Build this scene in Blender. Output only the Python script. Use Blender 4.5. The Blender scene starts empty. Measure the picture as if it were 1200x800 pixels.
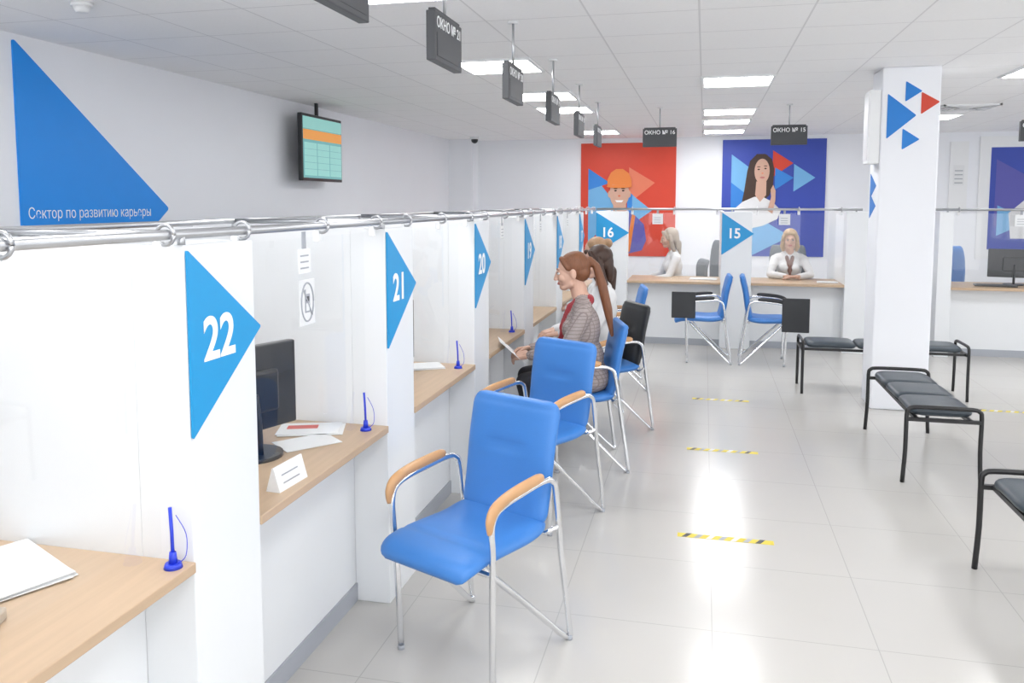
import bpy, bmesh, math
import numpy as np
from mathutils import Vector, Matrix, Euler
D=bpy.data; S=bpy.context.scene; COL=S.collection
R=math.radians
try: S.view_settings.view_transform='Standard'
except Exception: pass
S.view_settings.exposure=0.0

# ------------------------------------------------------------------ materials
def mat(name,col,rough=.5,metal=0.,emit=0.,var=.03,scale=8.,bump=0.,bscale=60.,coat=0.,stretch=None):
    m=D.materials.new(name); m.use_nodes=True; nt=m.node_tree; b=nt.nodes['Principled BSDF']
    tc=nt.nodes.new('ShaderNodeTexCoord'); mp=nt.nodes.new('ShaderNodeMapping')
    nt.links.new(tc.outputs['Object'],mp.inputs['Vector'])
    if stretch: mp.inputs['Scale'].default_value=stretch
    n=nt.nodes.new('ShaderNodeTexNoise'); n.inputs['Scale'].default_value=scale; n.inputs['Detail'].default_value=3
    nt.links.new(mp.outputs[0],n.inputs['Vector'])
    mx=nt.nodes.new('ShaderNodeMixRGB')
    c=list(col[:3])
    mx.inputs[1].default_value=[max(0,x*(1-var)) for x in c]+[1]
    mx.inputs[2].default_value=[min(1,x*(1+var)) for x in c]+[1]
    nt.links.new(n.outputs['Fac'],mx.inputs[0]); nt.links.new(mx.outputs[0],b.inputs['Base Color'])
    b.inputs['Roughness'].default_value=rough; b.inputs['Metallic'].default_value=metal
    b.inputs['Coat Weight'].default_value=coat
    if emit:
        nt.links.new(mx.outputs[0],b.inputs['Emission Color']); b.inputs['Emission Strength'].default_value=emit
    if bump:
        n2=nt.nodes.new('ShaderNodeTexNoise'); n2.inputs['Scale'].default_value=bscale
        nt.links.new(mp.outputs[0],n2.inputs['Vector'])
        bp=nt.nodes.new('ShaderNodeBump'); bp.inputs['Strength'].default_value=bump; bp.inputs['Distance'].default_value=.003
        nt.links.new(n2.outputs['Fac'],bp.inputs['Height']); nt.links.new(bp.outputs[0],b.inputs['Normal'])
    return m
def grid_mat(name,col,line,size,lw,rough,off=(0,0),var=.02,axes=('X','Y'),nscale=1.5,size2=None):
    m=mat(name,col,rough,var=var,scale=nscale); nt=m.node_tree; b=nt.nodes['Principled BSDF']
    src=b.inputs['Base Color'].links[0].from_socket
    tc=[n for n in nt.nodes if n.type=='TEX_COORD'][0]
    sp=nt.nodes.new('ShaderNodeSeparateXYZ'); nt.links.new(tc.outputs['Object'],sp.inputs[0])
    outs=[]
    for k,a in enumerate(axes):
        ad=nt.nodes.new('ShaderNodeMath'); ad.operation='ADD'; ad.inputs[1].default_value=-off[k]
        nt.links.new(sp.outputs[a],ad.inputs[0])
        sz=size if (k==0 or not size2) else size2
        pp=nt.nodes.new('ShaderNodeMath'); pp.operation='PINGPONG'; pp.inputs[1].default_value=sz/2
        nt.links.new(ad.outputs[0],pp.inputs[0])
        lt=nt.nodes.new('ShaderNodeMath'); lt.operation='LESS_THAN'; lt.inputs[1].default_value=lw/2
        nt.links.new(pp.outputs[0],lt.inputs[0]); outs.append(lt)
    mx=nt.nodes.new('ShaderNodeMath'); mx.operation='MAXIMUM'
    nt.links.new(outs[0].outputs[0],mx.inputs[0]); nt.links.new(outs[1].outputs[0],mx.inputs[1])
    cm=nt.nodes.new('ShaderNodeMixRGB'); nt.links.new(mx.outputs[0],cm.inputs[0]); nt.links.new(src,cm.inputs[1])
    cm.inputs[2].default_value=list(line)+[1]; nt.links.new(cm.outputs[0],b.inputs['Base Color'])
    return m
def glass_mat():
    m=D.materials.new('clear_glass'); m.use_nodes=True; nt=m.node_tree; nt.nodes.clear()
    o=nt.nodes.new('ShaderNodeOutputMaterial'); t=nt.nodes.new('ShaderNodeBsdfTransparent'); g=nt.nodes.new('ShaderNodeBsdfGlossy')
    g.inputs['Roughness'].default_value=.03; t.inputs['Color'].default_value=(.985,.99,.99,1)
    mx=nt.nodes.new('ShaderNodeMixShader'); mx.inputs[0].default_value=.07; nt.links.new(t.outputs[0],mx.inputs[1]); nt.links.new(g.outputs[0],mx.inputs[2])
    nt.links.new(mx.outputs[0],o.inputs[0]); return m

M={}
M['wall']=mat('wall_paint',(.88,.895,.935),.7,var=.015,scale=2,bump=.05)
M['white']=mat('white_laminate',(.79,.81,.83),.35,var=.01)
M['whitem']=mat('white_matte',(.86,.87,.88),.6,var=.01)
M['floor']=grid_mat('floor_tile',(.545,.53,.505),(.43,.418,.396),.6,.004,.19,off=(.06,.10),var=.04)
M['ceil']=grid_mat('ceiling_tile',(.955,.955,.96),(.76,.76,.77),.6,.011,.75,off=(-.05,.42),var=.03,nscale=60)
M['wood']=mat('birch_laminate',(.52,.375,.25),.4,var=.12,scale=5,stretch=(8,.6,8))
M['armwood']=mat('arm_beech',(.56,.31,.14),.3,var=.10,scale=20,coat=.3)
M['blue']=mat('blue_leatherette',(.045,.20,.56),.42,var=.05,bump=.12,bscale=180)
M['black']=mat('black_leatherette',(.018,.020,.024),.38,var=.1,bump=.1,bscale=150)
M['cush']=mat('bench_leatherette',(.045,.06,.075),.35,var=.1,bump=.15,bscale=120)
M['chrome']=mat('chrome',(.78,.79,.81),.12,1.,var=.01)
M['steel']=mat('brushed_steel',(.50,.51,.53),.3,1.,var=.05)
M['grey']=mat('grey_plinth',(.38,.40,.44),.5,var=.03)
M['bframe']=mat('black_powdercoat',(.012,.012,.013),.35)
M['sblue']=mat('sign_blue',(.012,.30,.64),.4,var=.01)
M['sblue2']=mat('sign_blue_deep',(.004,.20,.64),.45,var=.02)
M['sblue3']=mat('wall_sign_blue',(.003,.27,.84),.45,var=.02)
M['txt']=mat('text_white',(.92,.93,.94),.5,var=.005)
M['sign']=mat('hanging_sign_grey',(.055,.058,.065),.45,var=.05)
M['screenblk']=mat('monitor_black',(.012,.013,.016),.3)
M['red']=mat('poster_red',(.66,.055,.025),.5,var=.03)
M['pblue']=mat('poster_royal_blue',(.035,.070,.42),.5,var=.03)
M['pviolet']=mat('poster_violet',(.10,.10,.42),.5,var=.03)
M['plight']=mat('poster_light_blue',(.17,.44,.75),.5,var=.02)
M['pmid']=mat('poster_mid_blue',(.03,.22,.66),.5)
M['orange']=mat('helmet_orange',(.76,.22,.04),.5)
M['salmon']=mat('poster_salmon',(.75,.20,.11),.5)
M['skin']=mat('skin',(.62,.38,.285),.5,var=.04,scale=15)
M['lips']=mat('lips',(.50,.17,.15),.45)
M['eyew']=mat('eye_white',(.72,.72,.72),.25)
M['eyed']=mat('iris_dark',(.05,.035,.025),.2)
def hairm(n,c): return mat(n,c,.45,var=.45,scale=30,bump=.6,bscale=40,stretch=(6,6,.5))
M['auburn']=hairm('hair_auburn',(.185,.068,.028)); M['brown']=hairm('hair_dark_brown',(.05,.022,.013))
M['blond']=hairm('hair_blond',(.46,.31,.17)); M['ash']=hairm('hair_ash_blond',(.42,.35,.28)); M['lbrown']=hairm('hair_light_brown',(.32,.19,.10))
M['blouse']=mat('white_blouse',(.76,.76,.77),.7,var=.04,scale=14,bump=.3,bscale=18)
M['plaid']=grid_mat('plaid_blazer',(.35,.30,.285),(.24,.19,.185),.022,.005,.8,var=.18,axes=('Z','X'),nscale=110,size2=.024)
M['pants']=mat('black_trousers',(.015,.015,.02),.7,bump=.2)
M['navy']=mat('navy_trousers',(.02,.03,.07),.7)
M['scarf']=mat('red_scarf',(.32,.03,.04),.7,var=.3,scale=40)
M['patt']=mat('brown_patterned_scarf',(.20,.10,.08),.7,var=.7,scale=50)
M['shoe']=mat('black_shoe',(.01,.01,.01),.3)
M['paper']=mat('paper',(.80,.81,.82),.7,var=.01)
M['penblue']=mat('pen_blue',(.02,.05,.60),.3)
M['beige']=mat('beige_plastic',(.48,.41,.33),.5)
M['yellow']=mat('tape_yellow',(.74,.60,.06),.5)
M['glass']=glass_mat()
M['lamp']=mat('led_diffuser',(1,1,1),.5,emit=18.,var=.001)
M['ttop']=mat('tv_orange',(.80,.33,.07),.4,emit=.4); M['tteal']=mat('tv_teal',(.14,.42,.42),.3,emit=.4); M['trow']=mat('tv_row',(.28,.60,.56),.3,emit=.4)
M['ochair']=mat('grey_mesh_fabric',(.16,.18,.20),.7)
M['redp']=mat('leaflet_red',(.62,.12,.10),.6)

# ------------------------------------------------------------------ mesh helpers
def group(name,loc=(0,0,0),rz=0.):
    e=D.objects.new(name,None); e.empty_display_size=.1; COL.objects.link(e)
    e.location=loc; e.rotation_euler=(0,0,rz); return e
def obj(name,me,m=None,parent=None,loc=(0,0,0),rot=(0,0,0)):
    if m is not None and len(me.materials)==0: me.materials.append(m)
    o=D.objects.new(name,me); COL.objects.link(o); o.location=loc; o.rotation_euler=rot
    if parent: o.parent=parent
    return o
def box_me(x0,x1,y0,y1,z0,z1,bev=0.,seg=2):
    bm=bmesh.new(); bmesh.ops.create_cube(bm,size=1)
    for v in bm.verts: v.co=Vector(((x0+x1)/2+v.co.x*(x1-x0),(y0+y1)/2+v.co.y*(y1-y0),(z0+z1)/2+v.co.z*(z1-z0)))
    if bev>0: bmesh.ops.bevel(bm,geom=list(bm.edges),offset=bev,segments=seg,affect='EDGES',profile=.5)
    me=D.meshes.new('box'); bm.to_mesh(me); bm.free()
    return me
def box(name,x0,x1,y0,y1,z0,z1,m,parent=None,bev=0.):
    return obj(name,box_me(x0,x1,y0,y1,z0,z1,bev),m,parent)
def quad(name,pts,m,parent):
    me=D.meshes.new(name); me.from_pydata(pts,[],[(0,1,2,3)]); return obj(name,me,m,parent)
def catmull(pts,n):
    P=[Vector(p) for p in pts]; out=[]
    for i in range(len(P)-1):
        a=P[max(0,i-1)];b=P[i];c=P[i+1];d=P[min(len(P)-1,i+2)]
        for k in range(n):
            t=k/n; out.append(.5*((2*b)+(-a+c)*t+(2*a-5*b+4*c-d)*t*t+(-a+3*b-3*c+d)*t**3))
    out.append(P[-1]); return out
def tube_me(pts,r,segs=10,sub=1,flat=None,radii=None):
    P=catmull(pts,sub) if sub>1 else [Vector(p) for p in pts]
    vs=[];fs=[];n=len(P); up=None
    for i,p in enumerate(P):
        t=(P[min(n-1,i+1)]-P[max(0,i-1)]).normalized()
        if up is None:
            up=Vector((0,0,1)) if abs(t.z)<.9 else Vector((1,0,0))
        s=t.cross(up)
        if s.length<1e-4: s=t.cross(Vector((1,0,0)))
        s.normalize(); u=s.cross(t).normalized(); up=u
        rr=r if radii is None else r*np.interp(i/(n-1),np.linspace(0,1,len(radii)),radii)
        a,b=(rr,rr) if flat is None else (rr*flat[0],rr*flat[1])
        for k in range(segs):
            an=2*math.pi*k/segs; vs.append(p+s*(a*math.cos(an))+u*(b*math.sin(an)))
    for i in range(n-1):
        for k in range(segs):
            k2=(k+1)%segs; fs.append((i*segs+k,i*segs+k2,(i+1)*segs+k2,(i+1)*segs+k))
    fs.append(tuple(reversed(range(segs)))); fs.append(tuple((n-1)*segs+k for k in range(segs)))
    me=D.meshes.new('tube'); me.from_pydata([tuple(v) for v in vs],[],fs); me.update()
    me.polygons.foreach_set('use_smooth',[True]*(len(fs)-2)+[False,False]); return me
def cushion_me(prof,W,T,n=30,m=22,dents=(),corner=.14,wtop=1.,tuft=None):
    P=catmull([(0,a,b) for a,b in prof],8); L=[0]
    for i in range(1,len(P)): L.append(L[-1]+(P[i]-P[i-1]).length)
    L=np.array(L)/L[-1]; ys=np.array([p.y for p in P]); zs=np.array([p.z for p in P])
    f=lambda s:(np.interp(s,L,ys),np.interp(s,L,zs))
    bm=bmesh.new(); top=[];bot=[]
    for i in range(n+1):
        s=(1-math.cos(math.pi*i/n))/2*.5+.5*i/n
        y,z=f(s); y1,z1=f(max(0,s-.02)); y2,z2=f(min(1,s+.02))
        t=Vector((0,y2-y1,z2-z1)).normalized(); nn=Vector((0,-t.z,t.y))
        e=min(1,min(s,1-s)/corner); ws=1-.22*(1-math.sqrt(max(0,1-(1-e)**2))); ws*=1+(wtop-1)*s
        te=math.sqrt(max(0,1-(1-min(1,e*2))**2))
        dn=1-sum(.35*math.exp(-((s-d)/.012)**2) for d in dents)
        a=[];b=[]
        for j in range(m+1):
            tt=math.sin(math.pi/2*(2*j/m-1)); x=tt*W/2*ws
            th=T/2*te*math.sqrt(max(0,1-abs(tt)**6))*dn
            if tuft: th*=1-.7*math.exp(-((s-tuft)/.022)**2-(x/.085)**4)
            c=Vector((x,y,z)); a.append(bm.verts.new(c+nn*th)); b.append(bm.verts.new(c-nn*th))
        top.append(a);bot.append(b)
    for i in range(n):
        for j in range(m):
            bm.faces.new((top[i][j],top[i][j+1],top[i+1][j+1],top[i+1][j]))
            bm.faces.new((bot[i][j],bot[i+1][j],bot[i+1][j+1],bot[i][j+1]))
    bmesh.ops.remove_doubles(bm,verts=bm.verts,dist=.0004); bmesh.ops.recalc_face_normals(bm,faces=bm.faces)
    me=D.meshes.new('cushion'); bm.to_mesh(me); bm.free()
    me.polygons.foreach_set('use_smooth',[True]*len(me.polygons)); return me
def poly_me(pts,axis,c,th):
    n=len(pts)
    if axis=='X': A=[(c,p[0],p[1]) for p in pts]; B=[(c-th,p[0],p[1]) for p in pts]
    elif axis=='Y': A=[(p[0],c,p[1]) for p in pts]; B=[(p[0],c+th,p[1]) for p in pts]
    else: A=[(p[0],p[1],c) for p in pts]; B=[(p[0],p[1],c-th) for p in pts]
    fs=[tuple(range(n)),tuple(range(2*n-1,n-1,-1))]+[(i,(i+1)%n,n+(i+1)%n,n+i) for i in range(n)]
    me=D.meshes.new('poly'); me.from_pydata(A+B,[],fs)
    bm=bmesh.new(); bm.from_mesh(me); bmesh.ops.recalc_face_normals(bm,faces=bm.faces); bm.to_mesh(me); bm.free()
    return me
def roundp(pts,r,n=6):
    out=[];N=len(pts)
    for i in range(N):
        p=Vector(pts[i]);a=Vector(pts[i-1]);b=Vector(pts[(i+1)%N])
        da=(a-p).normalized();db=(b-p).normalized()
        for k in range(n+1):
            t=k/n; q=(p+da*r)*(1-t)**2+p*2*t*(1-t)+(p+db*r)*t*t; out.append((q.x,q.y))
    return out
def ell(cx,cy,rx,ry,n=28): return [(cx+rx*math.cos(2*math.pi*k/n),cy+ry*math.sin(2*math.pi*k/n)) for k in range(n)]
def text(name,s,size,loc,facing,parent,m=None,bold=0.,sx=1.,align='CENTER'):
    c=D.curves.new(name,'FONT'); c.body=s; c.size=size; c.align_x=align; c.align_y='CENTER'; c.extrude=.0006; c.offset=bold
    c.materials.append(m or M['txt'])
    o=D.objects.new(name,c); COL.objects.link(o); o.location=loc
    o.rotation_euler={'X':(R(90),0,R(90)),'Y':(R(90),0,0)}[facing]; o.scale=(sx,1,1)
    if parent: o.parent=parent
    return o
def cyl_me(r,z0,z1,segs=24,r2=None):
    bm=bmesh.new(); bmesh.ops.create_cone(bm,cap_ends=True,segments=segs,radius1=r,radius2=r if r2 is None else r2,depth=z1-z0,matrix=Matrix.Translation((0,0,(z0+z1)/2)))
    me=D.meshes.new('cyl'); bm.to_mesh(me); bm.free()
    for p in me.polygons: p.use_smooth=len(p.vertices)==4
    return me

# ------------------------------------------------------------------ room
XL,XR,YB,YF,H=-4.18,6.6,13.4,-3.0,2.69
box('floor',XL-.1,XR+.1,YF,YB+.1,-.1,0,M['floor'])
box('ceiling',XL-.1,XR+.1,YF,YB+.1,H,H+.1,M['ceil'])
box('wall_left',XL-.1,XL,YF,YB+.1,0,H,M['wall'])
box('wall_back',XL,XR,YB,YB+.1,0,H,M['wall'])
g=group('wall_right',(XR,0,0))  # out of view; its openings are added to let world light in
box('sill',0,.1,YF,YB+.1,0,.75,M['wall'],g); box('lintel',0,.1,YF,YB+.1,2.35,H,M['wall'],g)
ys=[YF,.4,4.4,8.4,12.2]
for i,y in enumerate(ys): box('pier_%d'%i,0,.1,y,y+(.4 if i<4 else YB+.1-y),.75,2.35,M['wall'],g)
for i in range(4):
    a,b=ys[i]+.4,ys[i+1]; g=group('added_window_%d'%(i+1),(XR+.05,0,0)); n=3  # unseen windows, added so daylight from the right fills the room
    box('frame_bottom',-.03,.03,a,b,.75,.81,M['white'],g); box('frame_top',-.03,.03,a,b,2.29,2.35,M['white'],g)
    for k in range(n+1):
        y=a+(b-a-.06)*k/n; box('mullion_%d'%k,-.03,.03,y,y+.06,.81,2.29,M['white'],g)
box('baseboard_back',XL+.62,XR,YB-.015,YB,0,.08,M['grey'])
box('baseboard_left',XL,XL+.015,YF,YB-.4,0,.08,M['grey'])
box('baseboard_right',XR-.015,XR,YF,YB-.02,0,.08,M['grey'])
box('wall_pilaster',XL,XL+.42,YB-.35,YB,0,H,M['wall'])

# ------------------------------------------------------------------ ceiling lamps
lamps=[(-1.55,3.76),(-1.55,6.12),(-1.55,7.92),(-1.55,9.12),(-1.55,1.32),(-1.55,-1.1),
       (.25,7.32),(.25,9.72),(.25,10.92),(.25,3.6),(.25,1.2),(.25,-1.2),(2.65,7.32),(2.65,3.6),(2.65,1.2),(2.65,10.92),(4.75,7.32),(4.75,3.6),(-3.35,1.32),(-1.55,12.1),(.25,12.4)]
for x,y in lamps:
    g=group('ceiling_light_panel',(x,y,H))
    box('diffuser',-.275,.275,-.275,.275,-.012,-.002,M['lamp'],g)
    for nm,a in (('frame_1',(-.3,.3,-.3,-.275)),('frame_2',(-.3,.3,.275,.3)),('frame_3',(-.3,-.275,-.275,.275)),('frame_4',(.275,.3,-.275,.275))):
        box(nm,*a,-.016,0,M['whitem'],g)
g=group('ceiling_vent',(2.75,9.9,H))
for i in range(5):
    r=.28-.05*i
    for a in ((-r,r,-r,-r+.02),(-r,r,r-.02,r),(-r,-r+.02,-r,r),(r-.02,r,-r,r)): box('louvre_%d'%i,*a,-.02-.002*i,0,M['whitem'],g)
box('vent_core',-.26,.26,-.26,.26,-.006,-.001,M['grey'],g)
g=group('smoke_detector',(-3.2,3.72,H))
obj('base',cyl_me(.055,-.02,0),M['whitem'],g); obj('head',cyl_me(.03,-.05,-.02,r2=.045),M['whitem'],g)
g=group('dome_camera',(-3.6,12.6,H))
obj('base',cyl_me(.07,-.04,0),M['whitem'],g)
bm=bmesh.new(); bmesh.ops.create_uvsphere(bm,u_segments=20,v_segments=12,radius=.055); me=D.meshes.new('dome'); bm.to_mesh(me); bm.free()
obj('dome',me,M['screenblk'],g,loc=(0,0,-.05))

# ------------------------------------------------------------------ column
cx0,cx1,cy0,cy1=1.32,1.74,6.87,7.24
box('column',cx0,cx1,cy0,cy1,0,H,M['wall'],None,.012)
g=group('column_logo')
def cpt(px,py): return (cx0+(px-1033)*.0060, 2.69-(py-82)*.00655)
def ctri(nm,pts,m): obj(nm,poly_me(roundp([cpt(*p) for p in pts],.012),'Y',cy0-.004,.004),m,g)
ctri('triangle_big',[(1040,113),(1040,166),(1075,139)],M['sblue2'])
ctri('triangle_top',[(1061,99),(1061,123),(1081,111)],M['sblue2'])
ctri('triangle_red',[(1080,112),(1080,138),(1102,124)],M['red'])
ctri('triangle_bottom',[(1059,154),(1059,179),(1080,167)],M['sblue2'])
g=group('wall_mounted_box',(cx0,6.98,0))
box('body',-.085,0,-.1,.1,1.95,2.52,M['whitem'],g,.01); box('lid',-.09,-.085,-.085,.085,1.98,2.49,M['white'],g)
g=group('column_side_sticker')
for z in (1.62,1.78): obj('triangle_%d'%int(z*100),poly_me([(7.18,z-.1),(7.18,z+.1),(6.95,z)],'X',cx0-.0005,.003),M['sblue2'],g)
g=group('wall_notice',(0,0,0)); box('board',3.55,3.80,YB-.02,YB,1.5,2.55,M['whitem'],g); box('sheet',3.6,3.75,YB-.023,YB-.02,1.9,2.2,M['paper'],g)
for i in range(4): box('line_%d'%i,3.62,3.73,YB-.025,YB-.023,1.93+.06*i,1.945+.06*i,M['grey'],g)

# ------------------------------------------------------------------ left row
CX=-1.23; PIT=1.28; P0=1.73; PW=.31
nums=[23,22,21,20,19,18,17]
for k,nn in enumerate(nums):
    y0=P0+(k-1)*PIT
    g=group('booth_divider',(CX,y0,0))
    box('pilaster',-.15,0,0,PW,0,1.545,M['white'],g,.003)
    box('divider_wall',-1.75,-.15,0,.03,0,1.545,M['white'],g,.002)
    tri=roundp([(0.002,1.535),(0.002,1.062),(PW+.02,1.30)],.008)
    g2=group('number_sign',(CX,y0,0))
    obj('triangle',poly_me(tri,'X',.008,.006),M['sblue'],g2)
    text('number',str(nn),.155,(.0095,.125,1.298),'X',g2,bold=.0035,sx=.92)
    ya=y0+PW; yb=y0+PIT if k<6 else 9.40
    g=group('service_counter',(CX,ya,0)); w=yb-ya
    box('worktop',-.72,.005,0,w,.722,.75,M['wood'],g,.003)
    box('front_panel',-.17,-.15,0,w,0,.722,M['white'],g)
    box('plinth',-.15,-.142,0,w,0,.075,M['grey'],g)
    box('staff_screen',-1.75,-1.72,0,w,0,1.50,M['white'],g)
    gl=group('glass_screen',(CX-.09,ya,0))
    quad('pane',[(0,.004,.765),(0,w-.004,.765),(0,w-.004,1.53),(0,.004,1.53)],M['glass'],gl)
    for s in (.12,w*.5+.12,w+.1):
        gc=group('rail_clip',(CX-.02,ya-.14+s,1.572))
        obj('ring',tube_me([(.024*math.cos(a),0,.024*math.sin(a)) for a in np.linspace(0,2*math.pi,17)],.005,8),M['steel'],gc)
        box('clamp',-.03,-.008,-.012,.012,-.055,-.015,M['whitem'],gc,.005)
box('counter_end_panel',CX-.17,CX,9.36,9.40,0,.72,M['white'])
g=group('screen_rail')
obj('bar_front',tube_me([(CX-.02,-.6,1.572),(CX-.02,9.42,1.572)],.0125,14),M['steel'],g)
obj('bar_rear',tube_me([(CX-.68,-.6,1.572),(CX-.68,9.42,1.572)],.0105,14),M['steel'],g)
for k in range(0,7):
    y=P0+(k-1)*PIT+.02; obj('cross_bar_%d'%k,tube_me([(CX-.68,y,1.572),(CX-.02,y,1.572)],.0105,12),M['steel'],g)
    obj('post_%d'%k,tube_me([(CX-.02,y,1.54),(CX-.02,y,1.572)],.01,12),M['steel'],g)
    obj('post_rear_%d'%k,tube_me([(CX-.68,y,1.54),(CX-.68,y,1.572)],.01,12),M['steel'],g)

# ------------------------------------------------------------------ back row
BY=9.40
def back_panel(x0,x1,num=None):
    g=group('booth_divider',(x0,BY,0)); w=x1-x0
    box('pilaster',0,w,0,.15,0,1.545,M['white'],g,.003); box('divider_wall',0,.03,.15,1.3,0,1.545,M['white'],g)
    if num:
        g2=group('number_sign',(x0,BY,0))
        obj('triangle',poly_me(roundp([(.002,1.535),(.002,1.06),(w+.02,1.30)],.008),'Y',-.008,.006),M['sblue'],g2)
        text('number',str(num),.155,(.135,-.0095,1.298),'Y',g2,bold=.0035,sx=.95)
def back_bay(x0,x1):
    g=group('service_counter',(x0,BY,0)); w=x1-x0
    box('worktop',0,w,-.005,.72,.722,.75,M['wood'],g,.003); box('front_panel',0,w,.15,.17,0,.722,M['white'],g)
    box('plinth',0,w,.142,.15,0,.075,M['grey'],g)
    gl=group('glass_screen',(x0,BY+.09,0)); quad('pane',[(.004,0,.765),(w-.004,0,.765),(w-.004,0,1.53),(.004,0,1.53)],M['glass'],gl)
    for s in (.05,w/2,w-.05):
        gc=group('rail_clip',(x0+s,BY+.02,1.572))
        obj('ring',tube_me([(0,.024*math.cos(a),.024*math.sin(a)) for a in np.linspace(0,2*math.pi,17)],.005,8),M['steel'],gc)
        box('clamp',-.014,.014,.008,.03,-.062,-.015,M['whitem'],gc,.005)
back_panel(-1.225,-.86,16); back_bay(-.86,.19); back_panel(.19,.52,15); back_bay(.52,1.50); back_panel(1.50,1.72)
back_panel(2.42,2.56); back_bay(2.56,3.9); back_panel(3.9,4.23,14); back_bay(4.23,5.6)
g=group('screen_rail')
obj('bar',tube_me([(-1.22,BY+.02,1.572),(1.66,BY+.02,1.572)],.0135,14),M['steel'],g)
for i,x in enumerate((-1.0,.3,1.6)): obj('post_%d'%i,tube_me([(x,BY+.02,1.54),(x,BY+.02,1.572)],.01,10),M['steel'],g)
g=group('screen_rail')
obj('bar',tube_me([(2.3,BY+.02,1.572),(5.8,BY+.02,1.572)],.0135,14),M['steel'],g)
for i,x in enumerate((2.5,4.1)): obj('post_%d'%i,tube_me([(x,BY+.02,1.54),(x,BY+.02,1.572)],.01,10),M['steel'],g)

def badge(x,y,facing):
    g=group('hanging_badge',(x,y,0))
    if facing=='X':
        box('holder',.006,.010,-.04,.04,1.42,1.50,M['paper'],g,.001); box('strap',.006,.009,-.012,.012,1.50,1.555,M['grey'],g)
        for i in range(3): box('line_%d'%i,.010,.0108,-.03,.025,1.435+.02*i,1.440+.02*i,M['grey'],g)
    else:
        box('holder',-.06,.06,-.012,-.008,1.40,1.52,M['paper'],g,.001); box('strap',-.012,.012,-.012,-.008,1.52,1.56,M['grey'],g)
        for i in range(3): box('line_%d'%i,-.04,.035,-.013,-.012,1.42+.025*i,1.426+.025*i,M['grey'],g)
for y in (2.40,5.05,6.3,7.6): badge(CX-.04,y,'X')
for x in (-.52,.86,3.2): badge(x,BY+.03,'Y')
def phone_sticker(y,z):
    g=group('no_phone_sticker',(CX-.0885,y,z))
    box('sheet',0,.001,-.055,.055,-.078,.078,M['paper'],g)
    ring=[(.002,.043*math.cos(a),.066*math.sin(a)) for a in np.linspace(0,2*math.pi,25)]
    obj('ring',tube_me(ring,.003,6),M['grey'],g)
    box('handset',.001,.003,-.017,.017,-.036,.028,M['grey'],g,.0008); box('antenna',.001,.003,-.017,-.011,.028,.044,M['grey'],g)
    box('keypad',.003,.0035,-.011,.011,-.03,-.004,M['paper'],g); box('display',.003,.0035,-.011,.011,.003,.02,M['sign'],g)
    obj('slash',tube_me([(.0035,-.030,.046),(.0035,.030,-.046)],.0025,6),M['grey'],g)
phone_sticker(2.52,1.31)

# ------------------------------------------------------------------ wall sign left
g=group('wall_sign')
t=roundp([(4.25,2.66),(4.25,1.46),(5.50,1.455),(5.70,1.60)],.03)
obj('triangle_board',poly_me(t,'X',XL+.012,.012),M['sblue3'],g)
text('caption','Сектор по развитию карьеры',.100,(XL+.0135,4.30,1.575),'X',g,sx=.82,align='LEFT',bold=-.0008)
# ------------------------------------------------------------------ TV
g=group('wall_television',(-3.95,7.98,0))
box('casing',-.05,0,-.46,.46,1.87,2.55,M['screenblk'],g,.008)
box('screen',0,.003,-.44,.44,1.90,2.52,M['tteal'],g)
box('header',.003,.005,-.44,.44,2.40,2.52,M['trow'],g); box('bar_orange',.003,.005,-.44,.44,2.29,2.39,M['ttop'],g)
for i in range(5):
    for j in range(3): box('cell_%d_%d'%(i,j),.003,.005,-.42+.29*j,-.15+.29*j,1.925+.068*i,1.988+.068*i,M['trow'],g)
box('bracket',-.09,-.05,-.1,.1,2.1,2.3,M['bframe'],g); box('hanger',-.08,-.055,-.02,.02,2.3,H,M['bframe'],g)
# ------------------------------------------------------------------ hanging window signs
def hsign(loc,num,facing):
    g=group('hanging_window_sign',loc, 0 if facing=='Y' else R(90))
    box('board',-.185,.185,-.02,.02,-.10,.10,M['sign'],g,.004); box('top_cap',-.17,.17,-.014,.014,.10,.112,M['sign'],g)
    obj('rod',tube_me([(0,0,.1),(0,0,H-loc[2])],.007,10),M['steel'],g); obj('rose',cyl_me(.03,H-loc[2]-.012,H-loc[2]),M['whitem'],g)
    text('label','ОКНО № %d'%num,.060,(0,-.0215,.055),'Y',g,bold=.0006)
    box('display',-.16,.16,-.022,-.02,-.08,.015,M['sign'],g)
hsign((-1.13,2.42,2.35),22,'X')
for k,nn in enumerate((21,20,19,18,17)): hsign((-1.10,3.39+k*PIT,2.33),nn,'X')
hsign((-.50,9.2,2.36),16,'Y'); hsign((.86,9.2,2.36),15,'Y'); hsign((3.25,9.2,2.36),14,'Y')

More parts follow.
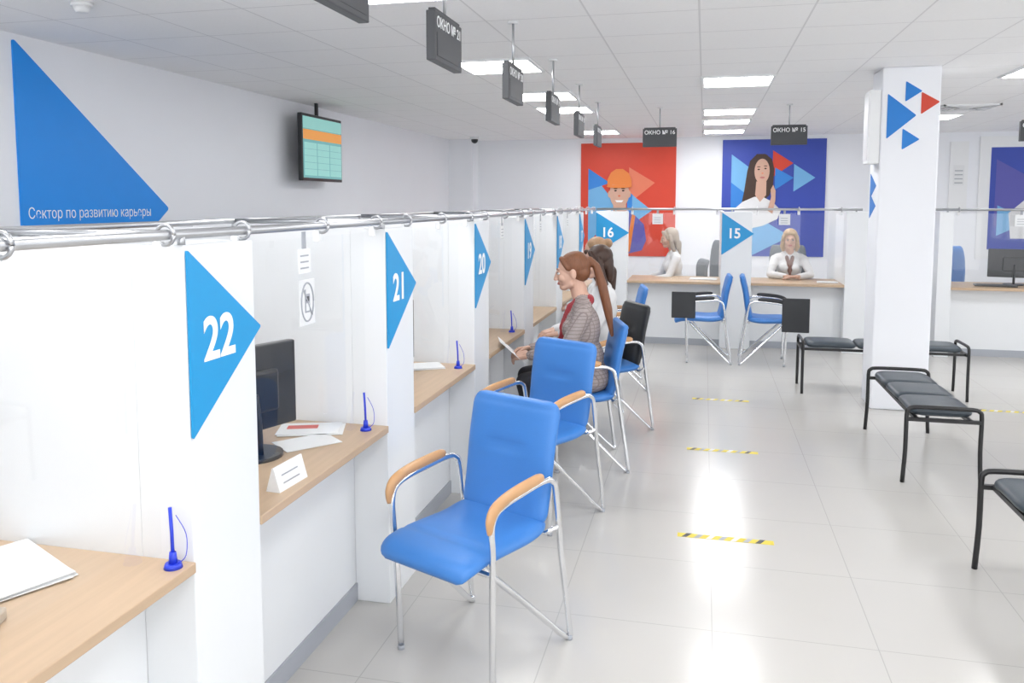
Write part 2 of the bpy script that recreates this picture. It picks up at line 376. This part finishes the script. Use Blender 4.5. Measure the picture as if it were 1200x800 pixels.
# ------------------------------------------------------------------ posters
def poster(name,x0,x1,z0,z1,m,arts,px):
    g=group(name,(0,YB,0)); box('panel',x0,x1,-.02,0,z0,z1,m,g)
    pxa,pya,pxb,pyb=px
    f=lambda p:(x0+(p[0]-pxa)/(pxb-pxa)*(x1-x0), z1-(p[1]-pya)/(pyb-pya)*(z1-z0))
    for i,(nm,pts,mm) in enumerate(arts):
        obj(nm,poly_me([f(p) for p in pts],'Y',-.022-.002*i,.002),mm,g)
    return g
def T(a,b,c): return [a,b,c]
poster('poster_worker',-2.0,-.46,.77,2.61,M['red'],[
 ('tri_a',T((690,197),(690,284),(728,245)),M['plight']),('tri_b',T((690,197),(690,222),(716,214)),M['pmid']),
 ('tri_c',T((738,196),(738,238),(768,214)),M['salmon']),('tri_d',T((736,222),(736,262),(758,242)),M['pmid']),
 ('tri_e',T((742,228),(742,262),(765,246)),M['plight']),
 ('tri_f',T((735,262),(735,299),(757,280)),M['pmid']),
 ('body',[(698,290),(702,264),(712,252),(722,246),(734,246),(746,252),(756,262),(759,280),(754,292),(738,296),(716,296)],M['pviolet']),
 ('strap_a',[(711,253),(716,250),(722,294),(716,294)],M['orange']),('strap_b',[(742,250),(746,252),(740,294),(735,294)],M['orange']),
 ('collar',[(718,246),(738,246),(728,262)],M['blouse']),
 ('neck',[(720,234),(735,234),(735,248),(727,254),(720,248)],M['skin']),
 ('face',ell(727,226,11.5,17),M['skin']),('ear_a',ell(715.5,227,2,4),M['skin']),('ear_b',ell(738.5,227,2,4),M['skin']),
 ('eye_a',ell(722.5,223,1.5,.9),M['eyed']),('eye_b',ell(731.5,223,1.5,.9),M['eyed']),
 ('brow_a',ell(722.5,220.5,2.4,.6),M['brown']),('brow_b',ell(731.5,220.5,2.4,.6),M['brown']),
 ('smile',[(722,234),(732,234),(730,236.5),(724,236.5)],M['txt']),('nose',ell(727,229,1.6,1),M['salmon']),
 ('helmet',[(713,219),(713,210),(717,202),(723,198),(731,198),(738,203),(741,211),(741,219),(733,216),(719,216)],M['orange']),
 ('brim',ell(727,218,15,2),M['orange'])],(681,168,792,299))
poster('poster_woman',.26,1.81,.80,2.63,M['pblue'],[
 ('tri_a',T((858,180),(858,248),(905,214)),M['plight']),('tri_b',T((858,213),(858,248),(882,231)),M['pmid']),
 ('tri_red',T((907,176),(907,207),(931,191)),M['red']),('tri_c',T((932,192),(932,224),(957,208)),M['plight']),
 ('tri_d',T((910,196),(932,208),(910,222)),M['pmid']),
 ('tri_e',T((883,250),(883,300),(930,276)),M['plight']),
 ('hair',[(877,200),(880,188),(888,180),(898,180),(906,186),(909,198),(908,216),(904,228),(896,236),(882,240),(871,238),(874,222)],M['brown']),
 ('shirt',[(860,264),(863,244),(872,236),(886,230),(896,230),(908,236),(918,246),(914,256),(897,264),(880,268)],M['blouse']),
 ('neck',[(888,212),(900,212),(900,228),(893,236),(887,228)],M['skin']),
 ('face',ell(894.5,200,9,14.5),M['skin']),
 ('eye_a',ell(890.5,198,1.4,.8),M['eyed']),('eye_b',ell(898.5,197,1.4,.8),M['eyed']),
 ('brow_a',ell(890.5,195,2.2,.5),M['brown']),('brow_b',ell(898.5,194,2.2,.5),M['brown']),('nose',ell(895,202.5,1.2,.7),M['salmon']),('mouth',ell(895,207.5,3,1.1),M['lips']),
 ('fringe',[(885,198),(887,188),(894,184.5),(901,188),(904,197),(907,190),(900,181),(888,181),(881,190)],M['brown']),
 ('hand',[(902,246),(906,230),(905,222),(908,216),(911,223),(911,234),(908,250)],M['skin'])],(847,163,969,300))
poster('poster_violet',3.95,5.6,.8,2.62,M['whitem'],[
 ('field',[(1166,168),(1236,168),(1236,288),(1166,288)],M['pblue']),
 ('tri_a',T((1170,182),(1170,262),(1215,222)),M['pviolet']),('tri_b',T((1172,236),(1172,272),(1196,254)),M['plight']),
 ('shirt',[(1182,275),(1180,245),(1192,228),(1208,226),(1224,240),(1226,275)],M['blouse']),
 ('face',ell(1203,205,9,15),M['skin']),('hair',[(1191,205),(1193,190),(1203,184),(1213,190),(1215,205),(1210,196),(1196,196)],M['brown']),
 ],(1158,155,1245,300))

# ------------------------------------------------------------------ floor tape
def tape(x,y,w=.46):
    g=group('floor_tape_strip',(x,y,0)); box('yellow_band',-w/2,w/2,-.024,.024,0,.0012,M['yellow'],g)
    n=7
    for i in range(n):
        a=-w/2+.02+i*(w-.05)/n; obj('stripe_%d'%i,poly_me([(a,-.024),(a+.025,-.024),(a+.05,.024),(a+.025,.024)],'Z',.0019,.0006),M['grey'] if i%2 else M['paper'] if i in(2,4) else M['sign'],g)
for x,y in ((.13,4.0),(.145,5.46),(.16,6.9),(2.35,7.03),(2.35,4.0)): tape(x,y)

# ------------------------------------------------------------------ chair
_c={}
def cached(key,fn,m):
    k=(key,m.name)
    if k not in _c:
        me=fn(); me.materials.clear(); me.materials.append(m); _c[k]=me
    return _c[k]
HW=.232
def visitor_chair(loc,rz,back='blue',arm='armwood',seat='blue',name='visitor_chair'):
    g=group(name,(loc[0],loc[1],0),R(rz))
    obj('seat_cushion',cached('seat',lambda:cushion_me([(.225,.468),(.1,.450),(-.07,.454),(-.17,.452),(-.235,.436),(-.258,.405)],.425,.062,dents=(.70,),corner=.17),M[seat]),None,g)
    obj('backrest',cached('back',lambda:cushion_me([(.195,.455),(.225,.57),(.248,.72),(.275,.84),(.293,.905)],.400,.060,dents=(.93,),corner=.12,wtop=1.03,tuft=.60),M[back]),None,g)
    for s in (-1,1):
        def fr(s=s):
            x=HW*s
            return tube_me([(.218*s,-.135,.012),(.222*s,-.142,.25),(x,-.152,.48),(x,-.158,.565),(x,-.140,.615),(x,-.08,.638),(x,.04,.650),(x,.14,.656),(x,.192,.643),(x,.220,.59),(x,.258,.33),(.243*s,.298,.05),(.241*s,.302,.020),(.233*s,.275,.022),(.20*s,.08,.215),(.16*s,-.09,.385),(.15*s,-.11,.42)],.0115,10,4)
        obj('side_frame_%d'%(1 if s<0 else 2),cached('fr%d'%s,fr,M['chrome']),None,g)
        def ar(s=s):
            x=(HW+.002)*s
            return tube_me([(x,-.168,.562),(x,-.166,.605),(x,-.142,.638),(x,-.07,.660),(x,.03,.670),(x,.10,.674),(x,.13,.671)],.020,12,4,flat=(1.1,.72),radii=[.5,.95,1.05,1,1,.95,.6])
        obj('armrest_%d'%(1 if s<0 else 2),cached('ar%d'%s,ar,M[arm]),None,g)
        def ft(s=s): return cyl_me(.013,0,.016)
        obj('foot_front_%d'%(1 if s<0 else 2),cached('ft',ft,M['grey']),None,g,loc=(.218*s,-.135,0))
        obj('foot_rear_%d'%(1 if s<0 else 2),cached('ft',ft,M['grey']),None,g,loc=(.241*s,.298,0))
    obj('under_bar_front',cached('ub1',lambda:tube_me([(-HW+.004,-.146,.41),(-.2,-.14,.405),(.2,-.14,.405),(HW-.004,-.146,.41)],.010,8),M['chrome']),None,g)
    obj('under_bar_rear',cached('ub2',lambda:tube_me([(-HW,.235,.46),(-.19,.215,.43),(.19,.215,.43),(HW,.235,.46)],.010,8),M['chrome']),None,g)
    return g
visitor_chair((-.81,2.74),-24)
visitor_chair((-.85,4.06),-27)
visitor_chair((-.78,5.02),-74)
visitor_chair((-.72,5.90),-58,back='black')
visitor_chair((-.80,7.28),-80)
g=visitor_chair((-.02,8.68),-88,arm='black',name='tablet_arm_chair')
box('writing_tablet',.256,.270,-.30,-.06,.47,.74,M['black'],g,.006)
box('tablet_bracket',.232,.256,-.17,-.13,.58,.62,M['bframe'],g)
g=visitor_chair((.68,8.68),88,arm='black',name='tablet_arm_chair')
box('writing_tablet',-.270,-.256,-.36,-.10,.36,.70,M['black'],g,.006)
box('tablet_bracket',-.256,-.232,-.17,-.13,.58,.62,M['bframe'],g)

# ------------------------------------------------------------------ bench
def bench(x,y,rz,L=1.15,W=.40):
    g=group('waiting_bench',(x,y,0),R(rz))
    h=.455
    for s in (-1,1):
        yy=s*L/2
        obj('end_frame_%d'%(1 if s<0 else 2),tube_me([(-W/2-.01,yy,0),(-W/2,yy,.2),(-W/2,yy,h-.05),(-W/2+.012,yy,h-.012),(-W/2+.05,yy,h),(0,yy,h+.002),(W/2-.05,yy,h),(W/2-.012,yy,h-.012),(W/2,yy,h-.05),(W/2,yy,.2),(W/2+.01,yy,0)],.0125,10,3),M['bframe'],g)
    for s in (-1,1): box('rail_%d'%(1 if s<0 else 2),s*W*.36-.012,s*W*.36+.012,-L/2,L/2,.372,.392,M['bframe'],g)
    for s in (-1,1): box('cross_%d'%(1 if s<0 else 2),-W/2,W/2,s*L/2-.012,s*L/2+.012,.372,.392,M['bframe'],g)
    n=3; l=(L-.06)/n
    for i in range(n):
        y0=-L/2+.03+i*l
        def cu(): return cushion_me([(0,0),(l*.5,.004),(l-.006,0)],W-.05,.06,16,14,corner=.2)
        obj('cushion_%d'%(i+1),cu(),M['cush'],g,loc=(0,y0+.003,.42))
    return g
bench(1.38,5.66,0); bench(1.43,3.35,0); bench(1.50,7.50,90,L=1.3,W=.38)

# ------------------------------------------------------------------ office chair / monitor / desk stuff
def office_chair(x,y,rz,m='ochair',top=1.12):
    g=group('office_chair',(x,y,0),R(rz))
    for i in range(5):
        a=2*math.pi*i/5+.3; c,s=math.cos(a),math.sin(a)
        obj('base_arm_%d'%i,tube_me([(0,0,.10),(.15*c,.15*s,.09),(.29*c,.29*s,.065)],.02,8),M['bframe'],g)
        bm=bmesh.new(); bmesh.ops.create_uvsphere(bm,u_segments=12,v_segments=8,radius=.03); me=D.meshes.new('castor'); bm.to_mesh(me); bm.free()
        obj('castor_%d'%i,me,M['bframe'],g,loc=(.29*c,.29*s,.03))
    obj('gas_lift',cyl_me(.028,.08,.42),M['bframe'],g)
    obj('seat',cushion_me([(.24,.455),(0,.45),(-.2,.455),(-.25,.44)],.48,.07),M[m],g)
    obj('back',cushion_me([(.24,.50),(.27,.65),(.27,.85),(.31,top)],.44,.06,corner=.25),M[m],g)
    obj('spine',tube_me([(0,.05,.42),(0,.27,.43),(0,.31,.52),(0,.31,.75)],.018,8,3),M['bframe'],g)
    return g
def monitor(x,y,z,rz,w=.5,h=.31,name='computer_monitor'):
    g=group(name,(x,y,z),R(rz))
    box('casing',-w/2,w/2,-.018,.018,.08,.08+h,M['screenblk'],g,.006); box('screen',-w/2+.015,w/2-.015,-.02,-.018,.10,.065+h,M['sign'],g)
    box('hump',-.11,.11,.018,.045,.15,.30,M['screenblk'],g,.01)
    obj('neck',tube_me([(0,.05,.012),(0,.045,.12),(0,.03,.22)],.018,10,3,flat=(1.6,.7)),M['screenblk'],g)
    obj('stand',cyl_me(.10,0,.014),M['screenblk'],g,loc=(0,.03,0))
    return g
for k in range(6):
    monitor(-1.57,P0+k*PIT+.81,.75,-90-20,.42,.31)
monitor(3.3,9.85,.75,165)
def pen(x,y,z=.75):
    g=group('desk_pen',(x,y,z)); obj('stand',cyl_me(.023,0,.012,r2=.019),M['penblue'],g); obj('cup',cyl_me(.011,.012,.04,r2=.008),M['penblue'],g)
    obj('barrel',tube_me([(0,0,.03),(-.003,.003,.09),(-.008,.006,.15)],.0045,8),M['penblue'],g)
    obj('cord',tube_me([(.014,0,.012),(.03,.01,.03),(.025,.02,.08),(.005,.01,.13)],.0012,6,5),M['penblue'],g)
pen(-1.262,1.69); pen(-1.29,2.93); pen(-1.29,4.17); pen(-1.29,5.44)
def papers(x,y,z,rz,n=5,w=.21,l=.30,name='paper_stack',extra=None):
    g=group(name,(x,y,z),R(rz))
    for i in range(n):
        o=box('sheet_%d'%i,-w/2,w/2,-l/2,l/2,0,.0022,M['paper'],g); o.location=(.006*math.sin(i*2.1),.008*math.cos(i*1.7),.0024*i); o.rotation_euler=(0,0,.06*math.sin(i*3))
    if extra:
        o=box('cover',-w*.3,0,-l*.4,l*.1,0,.001,M[extra],g); o.location=(0,0,.0024*n)
papers(-1.64,1.56,.75,65,6); papers(-1.62,1.26,.75,80,3); papers(-1.50,2.88,.75,-70,3,w=.16,l=.24,extra='redp'); papers(-1.44,2.72,.75,-40,2,w=.15,l=.21)
papers(-1.50,4.14,.75,-60,4,w=.16,l=.24); papers(.0,9.75,.75,85,4); papers(1.36,9.65,.75,85,4,w=.15,l=.21)
g=group('name_card',(-1.31,2.30,.75))
obj('card',poly_me([(0,0),(.05,0),(.028,.075),(.022,.075)],'Y',-.08,.16),M['paper'],g); g.rotation_euler=(0,0,R(-4))
for i in range(2): box('line_%d'%i,.0445-.007*i,.0455-.007*i,-.05,.04,.02+.024*i,.024+.024*i,M['grey'],g)
g=group('desk_calculator',(-1.475,1.30,.75),R(20)); box('body',-.05,.05,-.08,.08,0,.028,M['beige'],g,.006); box('display',-.04,.04,.04,.07,.028,.031,M['grey'],g)
for i in range(3):
    for j in range(3): box('key_%d%d'%(i,j),-.04+.03*i,-.02+.03*i,-.07+.033*j,-.048+.033*j,.028,.033,M['whitem'],g)
office_chair(1.02,10.32,0); office_chair(.02,10.85,-50,top=1.15); office_chair(2.98,10.5,20,m='blue',top=1.12)
g=group('keyboard',(3.05,9.62,.75),R(170)); box('body',-.2,.2,-.07,.07,0,.018,M['screenblk'],g,.004)
for i in range(4): box('keys_%d'%i,-.18,.18,-.055+.03*i,-.035+.03*i,.018,.022,M['sign'],g)

# ------------------------------------------------------------------ people
def blob(name,prims,voxel,labels,parent,loc=(0,0,0),rot=(0,0,0),sm=5):
    bm=bmesh.new()
    for p in prims:
        if p[0]=='e':
            _,c,r,l=p
            bmesh.ops.create_uvsphere(bm,u_segments=24,v_segments=14,radius=1,matrix=Matrix.Translation(c)@Matrix.Diagonal((r[0],r[1],r[2],1)))
        else:
            _,a,ra,b,rb,l=p; a=Vector(a);b=Vector(b)
            bmesh.ops.create_uvsphere(bm,u_segments=16,v_segments=10,radius=ra,matrix=Matrix.Translation(a))
            bmesh.ops.create_uvsphere(bm,u_segments=16,v_segments=10,radius=rb,matrix=Matrix.Translation(b))
            d=b-a
            if d.length>1e-5:
                q=Vector((0,0,1)).rotation_difference(d.normalized()).to_matrix().to_4x4()
                bmesh.ops.create_cone(bm,cap_ends=True,segments=16,radius1=ra,radius2=rb,depth=d.length,matrix=Matrix.Translation((a+b)/2)@q)
    me=D.meshes.new(name+'_src'); bm.to_mesh(me); bm.free()
    o=D.objects.new(name+'_tmp',me); COL.objects.link(o)
    md=o.modifiers.new('r','REMESH'); md.mode='VOXEL'; md.voxel_size=voxel
    ms=o.modifiers.new('s','SMOOTH'); ms.factor=.5; ms.iterations=sm
    bpy.context.view_layer.update(); dg=bpy.context.evaluated_depsgraph_get()
    out=D.meshes.new_from_object(o.evaluated_get(dg)); D.objects.remove(o)
    n=len(out.polygons); ce=np.zeros(n*3); out.polygons.foreach_get('center',ce); ce=ce.reshape(-1,3)
    best=np.full(n,1e9); lab=np.zeros(n,int); ln=list(labels.keys())
    for p in prims:
        if p[0]=='e':
            _,c,r,l=p; q=(ce-np.array(c))/np.array(r); qn=np.linalg.norm(q,axis=1); d=(qn-1)*min(r)
        else:
            _,a,ra,b,rb,l=p; a=np.array(a,float);b=np.array(b,float);ab=b-a;L2=max(1e-9,ab@ab)
            t=np.clip(((ce-a)@ab)/L2,0,1); d=np.linalg.norm(ce-(a+t[:,None]*ab),axis=1)-(ra+(rb-ra)*t)
        k=d<best; best[k]=d[k]; lab[k]=ln.index(l)
    out.materials.clear()
    for l in ln: out.materials.append(M[labels[l]])
    out.polygons.foreach_set('material_index',lab.tolist()); out.polygons.foreach_set('use_smooth',[True]*n); out.update(); out.name=name
    ob=D.objects.new(name,out); COL.objects.link(ob); ob.location=loc; ob.rotation_euler=rot; ob.parent=parent; return ob
def hand(g,name,w,d,nrm,side,curl=25.):
    w=Vector(w); d=Vector(d).normalized(); nrm=Vector(nrm); nrm=(nrm-d*nrm.dot(d)).normalized(); s=d.cross(nrm).normalized()*side
    pr=[('c',w-d*.02,.022,w+d*.02,.020,'s')]
    L=[.070,.078,.072,.056]; off=[.031,.010,-.011,-.031]; base=[.088,.092,.088,.080]
    for i in range(4):
        k=w+d*base[i]+s*off[i]
        pr.append(('c',w+d*.012+s*off[i]*.55,.015,k,.0115,'s'))
        p=k; a=0
        for j,fr in enumerate((.45,.31,.24)):
            a+=R(curl*(1,1.2,.8)[j]); q=p+(d*math.cos(a)+nrm*math.sin(a))*L[i]*fr
            pr.append(('c',p,.0092-.0008*j,q,.0086-.0009*j,'s')); p=q
    t0=w+d*.022+s*.022; t1=w+d*.052+s*.052+nrm*.012; t2=w+d*.080+s*.058+nrm*.022; t3=w+d*.100+s*.054+nrm*.030
    pr+= [('c',t0,.016,t1,.012,'s'),('c',t1,.0115,t2,.010,'s'),('c',t2,.010,t3,.0085,'s')]
    return blob(name,pr,.0034,{'s':'skin'},g,sm=2)
def head(g,pos,rot,hair,style):
    e=D.objects.new('head',None); COL.objects.link(e); e.parent=g; e.location=pos; e.rotation_euler=rot; e.empty_display_size=.05
    pr=[('e',(0,.015,.03),(.075,.093,.088),'s'),('e',(0,-.024,-.02),(.062,.066,.083),'s'),('e',(0,-.052,-.086),(.030,.030,.026),'s'),
        ('c',(-.045,-.005,-.07),.022,(-.02,-.055,-.09),.018,'s'),('c',(.045,-.005,-.07),.022,(.02,-.055,-.09),.018,'s'),
        ('e',(.034,-.055,-.032),(.026,.028,.03),'s'),('e',(-.034,-.055,-.032),(.026,.028,.03),'s'),
        ('c',(0,-.088,.008),.008,(0,-.104,-.034),.0105,'s'),('e',(.010,-.095,-.038),(.007,.008,.006),'s'),('e',(-.010,-.095,-.038),(.007,.008,.006),'s'),
        ('c',(-.034,-.076,.020),.010,(.034,-.076,.020),.010,'s'),
        ('c',(-.018,-.085,-.060),.0055,(.018,-.085,-.060),.0055,'l'),('c',(-.010,-.087,-.066),.006,(.010,-.087,-.066),.006,'l'),
        ('e',(.078,.012,-.008),(.009,.019,.032),'s'),('e',(-.078,.012,-.008),(.009,.019,.032),'s'),
        ('c',(0,.025,-.05),.05,(0,.035,-.15),.048,'s')]
    blob('face',pr,.0042,{'s':'skin','l':'lips'},e,sm=2)
    for s in (-1,1):
        bm=bmesh.new(); bmesh.ops.create_uvsphere(bm,u_segments=16,v_segments=10,radius=1,matrix=Matrix.Translation((s*.029,-.078,.001))@Matrix.Diagonal((.0135,.011,.0070,1))); me=D.meshes.new('eye'); bm.to_mesh(me); bm.free()
        obj('eye_%d'%(1 if s<0 else 2),me,M['eyew'],e)
        bm=bmesh.new(); bmesh.ops.create_uvsphere(bm,u_segments=12,v_segments=8,radius=1,matrix=Matrix.Translation((s*.029,-.0875,.001))@Matrix.Diagonal((.006,.003,.006,1))); me=D.meshes.new('iris'); bm.to_mesh(me); bm.free()
        obj('iris_%d'%(1 if s<0 else 2),me,M['eyed'],e)
        obj('brow_%d'%(1 if s<0 else 2),tube_me([(s*.014,-.087,.022),(s*.03,-.086,.028),(s*.046,-.074,.024)],.0025,6,3),M[hair],e)
        obj('lash_%d'%(1 if s<0 else 2),tube_me([(s*.016,-.086,.004),(s*.029,-.0885,.0085),(s*.043,-.079,.004)],.0014,6,3),M['eyed'],e)
    hp=[('e',(0,.032,.045),(.087,.098,.090),'h'),('e',(0,.055,.0),(.080,.075,.09),'h')]
    if style=='pony':
        hp=[('e',(0,.030,.042),(.083,.098,.088),'h'),('e',(0,.055,.0),(.074,.068,.07),'h'),('e',(0,.118,.060),(.028,.030,.028),'h'),
            ('c',(-.03,-.052,.088),.016,(-.072,-.02,.03),.014,'h'),('c',(.03,-.052,.088),.016,(.072,-.02,.03),.014,'h'),
            ('c',(0,.13,.060),.020,(0,.160,.02),.025,'h'),('c',(0,.160,.02),.025,(.005,.185,-.10),.031,'h'),('c',(.005,.185,-.10),.031,(.01,.205,-.26),.029,'h'),('c',(.01,.205,-.26),.029,(.01,.215,-.42),.011,'h')]
    elif style=='long':
        hp+=[('e',(0,.075,-.05),(.082,.052,.13),'h')]
        for s in (-1,1): hp+=[('c',(s*.075,.0,.03),.022,(s*.085,.01,-.09),.030,'h'),('c',(s*.085,.01,-.09),.030,(s*.08,.04,-.19),.018,'h'),('c',(s*.05,-.055,.085),.018,(s*.076,-.03,.0),.018,'h')]
        hp+=[('c',(0,.10,-.08),.05,(0,.10,-.2),.03,'h')]
    elif style=='bob':
        hp+=[('e',(0,.07,-.04),(.085,.055,.10),'h'),('c',(-.045,-.062,.078),.020,(.045,-.062,.078),.020,'h')]
        for s in (-1,1): hp+=[('c',(s*.074,-.01,.04),.023,(s*.085,.0,-.08),.030,'h'),('c',(s*.085,.0,-.08),.030,(s*.075,.01,-.125),.02,'h'),('c',(s*.045,-.062,.078),.018,(s*.077,-.04,.01),.016,'h')]
    elif style=='bun':
        hp+=[('e',(0,.13,.06),(.05,.045,.045),'h')]
    blob('hair',hp,.0055,{'h':hair},e,sm=3)
    return e
def person(name,x,y,rz,top,legs,hair,style,lean=.0,headrot=(0,0,0),headoff=(0,0,0),arms=None,bulk=1.,extra=(),zoff=0.,foot_y=-.42):
    g=group(name,(x,y,zoff),R(rz))
    L=lambda x,y,z:(x,y-lean*(z-.56),z)
    B=bulk
    pr=[('e',(0,.0,.565),(.178*B,.140*B,.115),'t'),('e',L(0,.005,.68),(.142*B,.112*B,.14),'t'),('e',L(0,.0,.86),(.150*B,.108*B,.165),'t'),
        ('c',L(-.125,.01,.985),.058*B,L(.125,.01,.985),.058*B,'t'),('e',L(.062,-.075,.865),(.062,.055,.06),'t'),('e',L(-.062,-.075,.865),(.062,.055,.06),'t'),
        ('c',L(-.05,.012,1.02),.055,L(.05,.012,1.02),.055,'t'),
        ('c',L(0,.01,1.03),.052,L(0,-.0,1.12),.046,'s')]
    arms=arms or {}
    for s in (-1,1):
        el=arms.get(('e',s),(s*.205,-.13,.745)); wr=arms.get(('w',s),(s*.09,-.36,.70)); sh=L(s*.165,.008,.965)
        m=[(el[i]*.6+wr[i]*.4) for i in range(3)]; c=[(el[i]*.08+wr[i]*.92) for i in range(3)]
        pr+=[('c',sh,.056*B,el,.043*B,'t'),('c',el,.043*B,m,.040*B,'t'),('c',m,.040*B,c,.032*B,'t'),('c',c,.024,wr,.022,'s')]
        kx=.10*s
        pr+=[('c',(s*.085,-.03,.54),.088,(kx,-.25,.545),.078,'p'),('c',(kx,-.25,.545),.078,(kx,foot_y-.02,.535),.060,'p'),
             ('c',(kx,foot_y-.02,.535),.060,(kx,foot_y+.03,.33),.054,'p'),('c',(kx,foot_y+.03,.33),.054,(kx,foot_y+.02,.12),.038,'p'),
             ('c',(kx,foot_y+.04,.045),.036,(kx,foot_y-.14,.030),.028,'f'),('c',(kx,foot_y+.02,.10),.034,(kx,foot_y+.04,.045),.036,'f')]
    for p in extra: pr.append(p)
    body=blob('body',pr,.011,{'t':top,'s':'skin','p':legs,'f':'shoe','x':'scarf','y':'patt'},g,sm=5)
    hp=L(0,-.035,1.205); head(g,(hp[0]+headoff[0],hp[1]+headoff[1],hp[2]+headoff[2]),headrot,hair,style)
    for s in (-1,1):
        wr=arms.get(('w',s),(s*.09,-.36,.70)); el=arms.get(('e',s),(s*.205,-.13,.745))
        d=arms.get(('d',s),tuple(wr[i]-el[i] for i in range(3))); n=arms.get(('n',s),(0,0,-1))
        hand(g,'hand_%d'%(1 if s<0 else 2),wr,d,n,arms.get(('ts',s),-s),arms.get('curl',22.))
    return g
g=person('seated_woman_ponytail',-.71,5.02,-80,'plaid','pants','auburn','pony',lean=.08,headrot=(R(6),0,R(0)),headoff=(0,-.01,.01),bulk=1.06,foot_y=-.36,
   arms={('e',-1):(-.20,-.14,.73),('w',-1):(-.10,-.36,.71),('e',1):(.20,-.14,.73),('w',1):(.08,-.36,.70),('n',-1):(.5,0,-.8),('n',1):(-.5,0,-.8),'curl':28.},
   extra=[('e',(0,.01,.55),(.19,.15,.10),'t'),('c',(-.045,-.065,1.03),.022,(.045,-.065,1.03),.022,'x'),('c',(-.03,-.10,1.0),.022,(-.01,-.155,.86),.020,'x'),('c',(.03,-.10,1.0),.02,(.012,-.16,.80),.018,'x'),('c',(-.05,.02,1.045),.03,(.05,.02,1.045),.03,'x')])
o=box('held_sheet',-.10,.10,-.11,.11,0,.0015,M['paper'],g); o.location=(0,-.47,.715); o.rotation_euler=(R(-42),0,R(8))
g=group('handbag',(-1.20,4.78,0),R(80)); obj('body',cushion_me([(0,.0),(0,.12),(0,.24)],.26,.10),M['black'],g); obj('handle',tube_me([(-.08,0,.2),(-.06,0,.34),(.06,0,.34),(.08,0,.2)],.008,8,4),M['black'],g)
person('seated_woman_white_shirt',-.72,5.97,-66,'blouse','navy','brown','long',lean=.03,headrot=(R(6),0,R(0)),bulk=1.0,foot_y=-.38)
person('seated_woman_light_hair',-.85,7.28,-82,'blouse','navy','lbrown','bun',lean=.12,headrot=(R(8),0,0),foot_y=-.34)
person('counter_clerk_blond',1.0,10.26,0,'blouse','navy','blond','bob',lean=.08,headrot=(R(3),0,R(-4)),zoff=0,
   arms={('e',-1):(-.23,-.22,.80),('w',-1):(-.06,-.36,.79),('e',1):(.23,-.22,.80),('w',1):(.06,-.38,.79),('d',-1):(1,-.15,0),('d',1):(-1,-.1,0),('ts',-1):1,('ts',1):-1,'curl':15.},
   extra=[('c',(-.035,-.10,1.0),.016,(0,-.15,.88),.016,'y'),('c',(.035,-.10,1.0),.016,(0,-.15,.88),.016,'y'),('c',(0,-.15,.88),.016,(0,-.16,.80),.02,'y')])
person('counter_clerk_ash_blond',-.34,10.22,-75,'blouse','navy','ash','long',lean=.08,headrot=(R(8),0,0))
office_chair(-.28,10.22,-75,top=.95)

# ------------------------------------------------------------------ world, camera
w=D.worlds.new('World'); S.world=w; w.use_nodes=True
w.node_tree.nodes['Background'].inputs[0].default_value=(.96,.975,1,1); w.node_tree.nodes['Background'].inputs[1].default_value=2.7
cam=D.cameras.new('camera'); co=D.objects.new('camera',cam); COL.objects.link(co)
cam.sensor_width=36; cam.lens=28.5; cam.shift_y=-80/1200; cam.clip_start=.05
co.location=(0,0,1.65); co.rotation_euler=(R(85),0,R(13.33)); S.camera=co
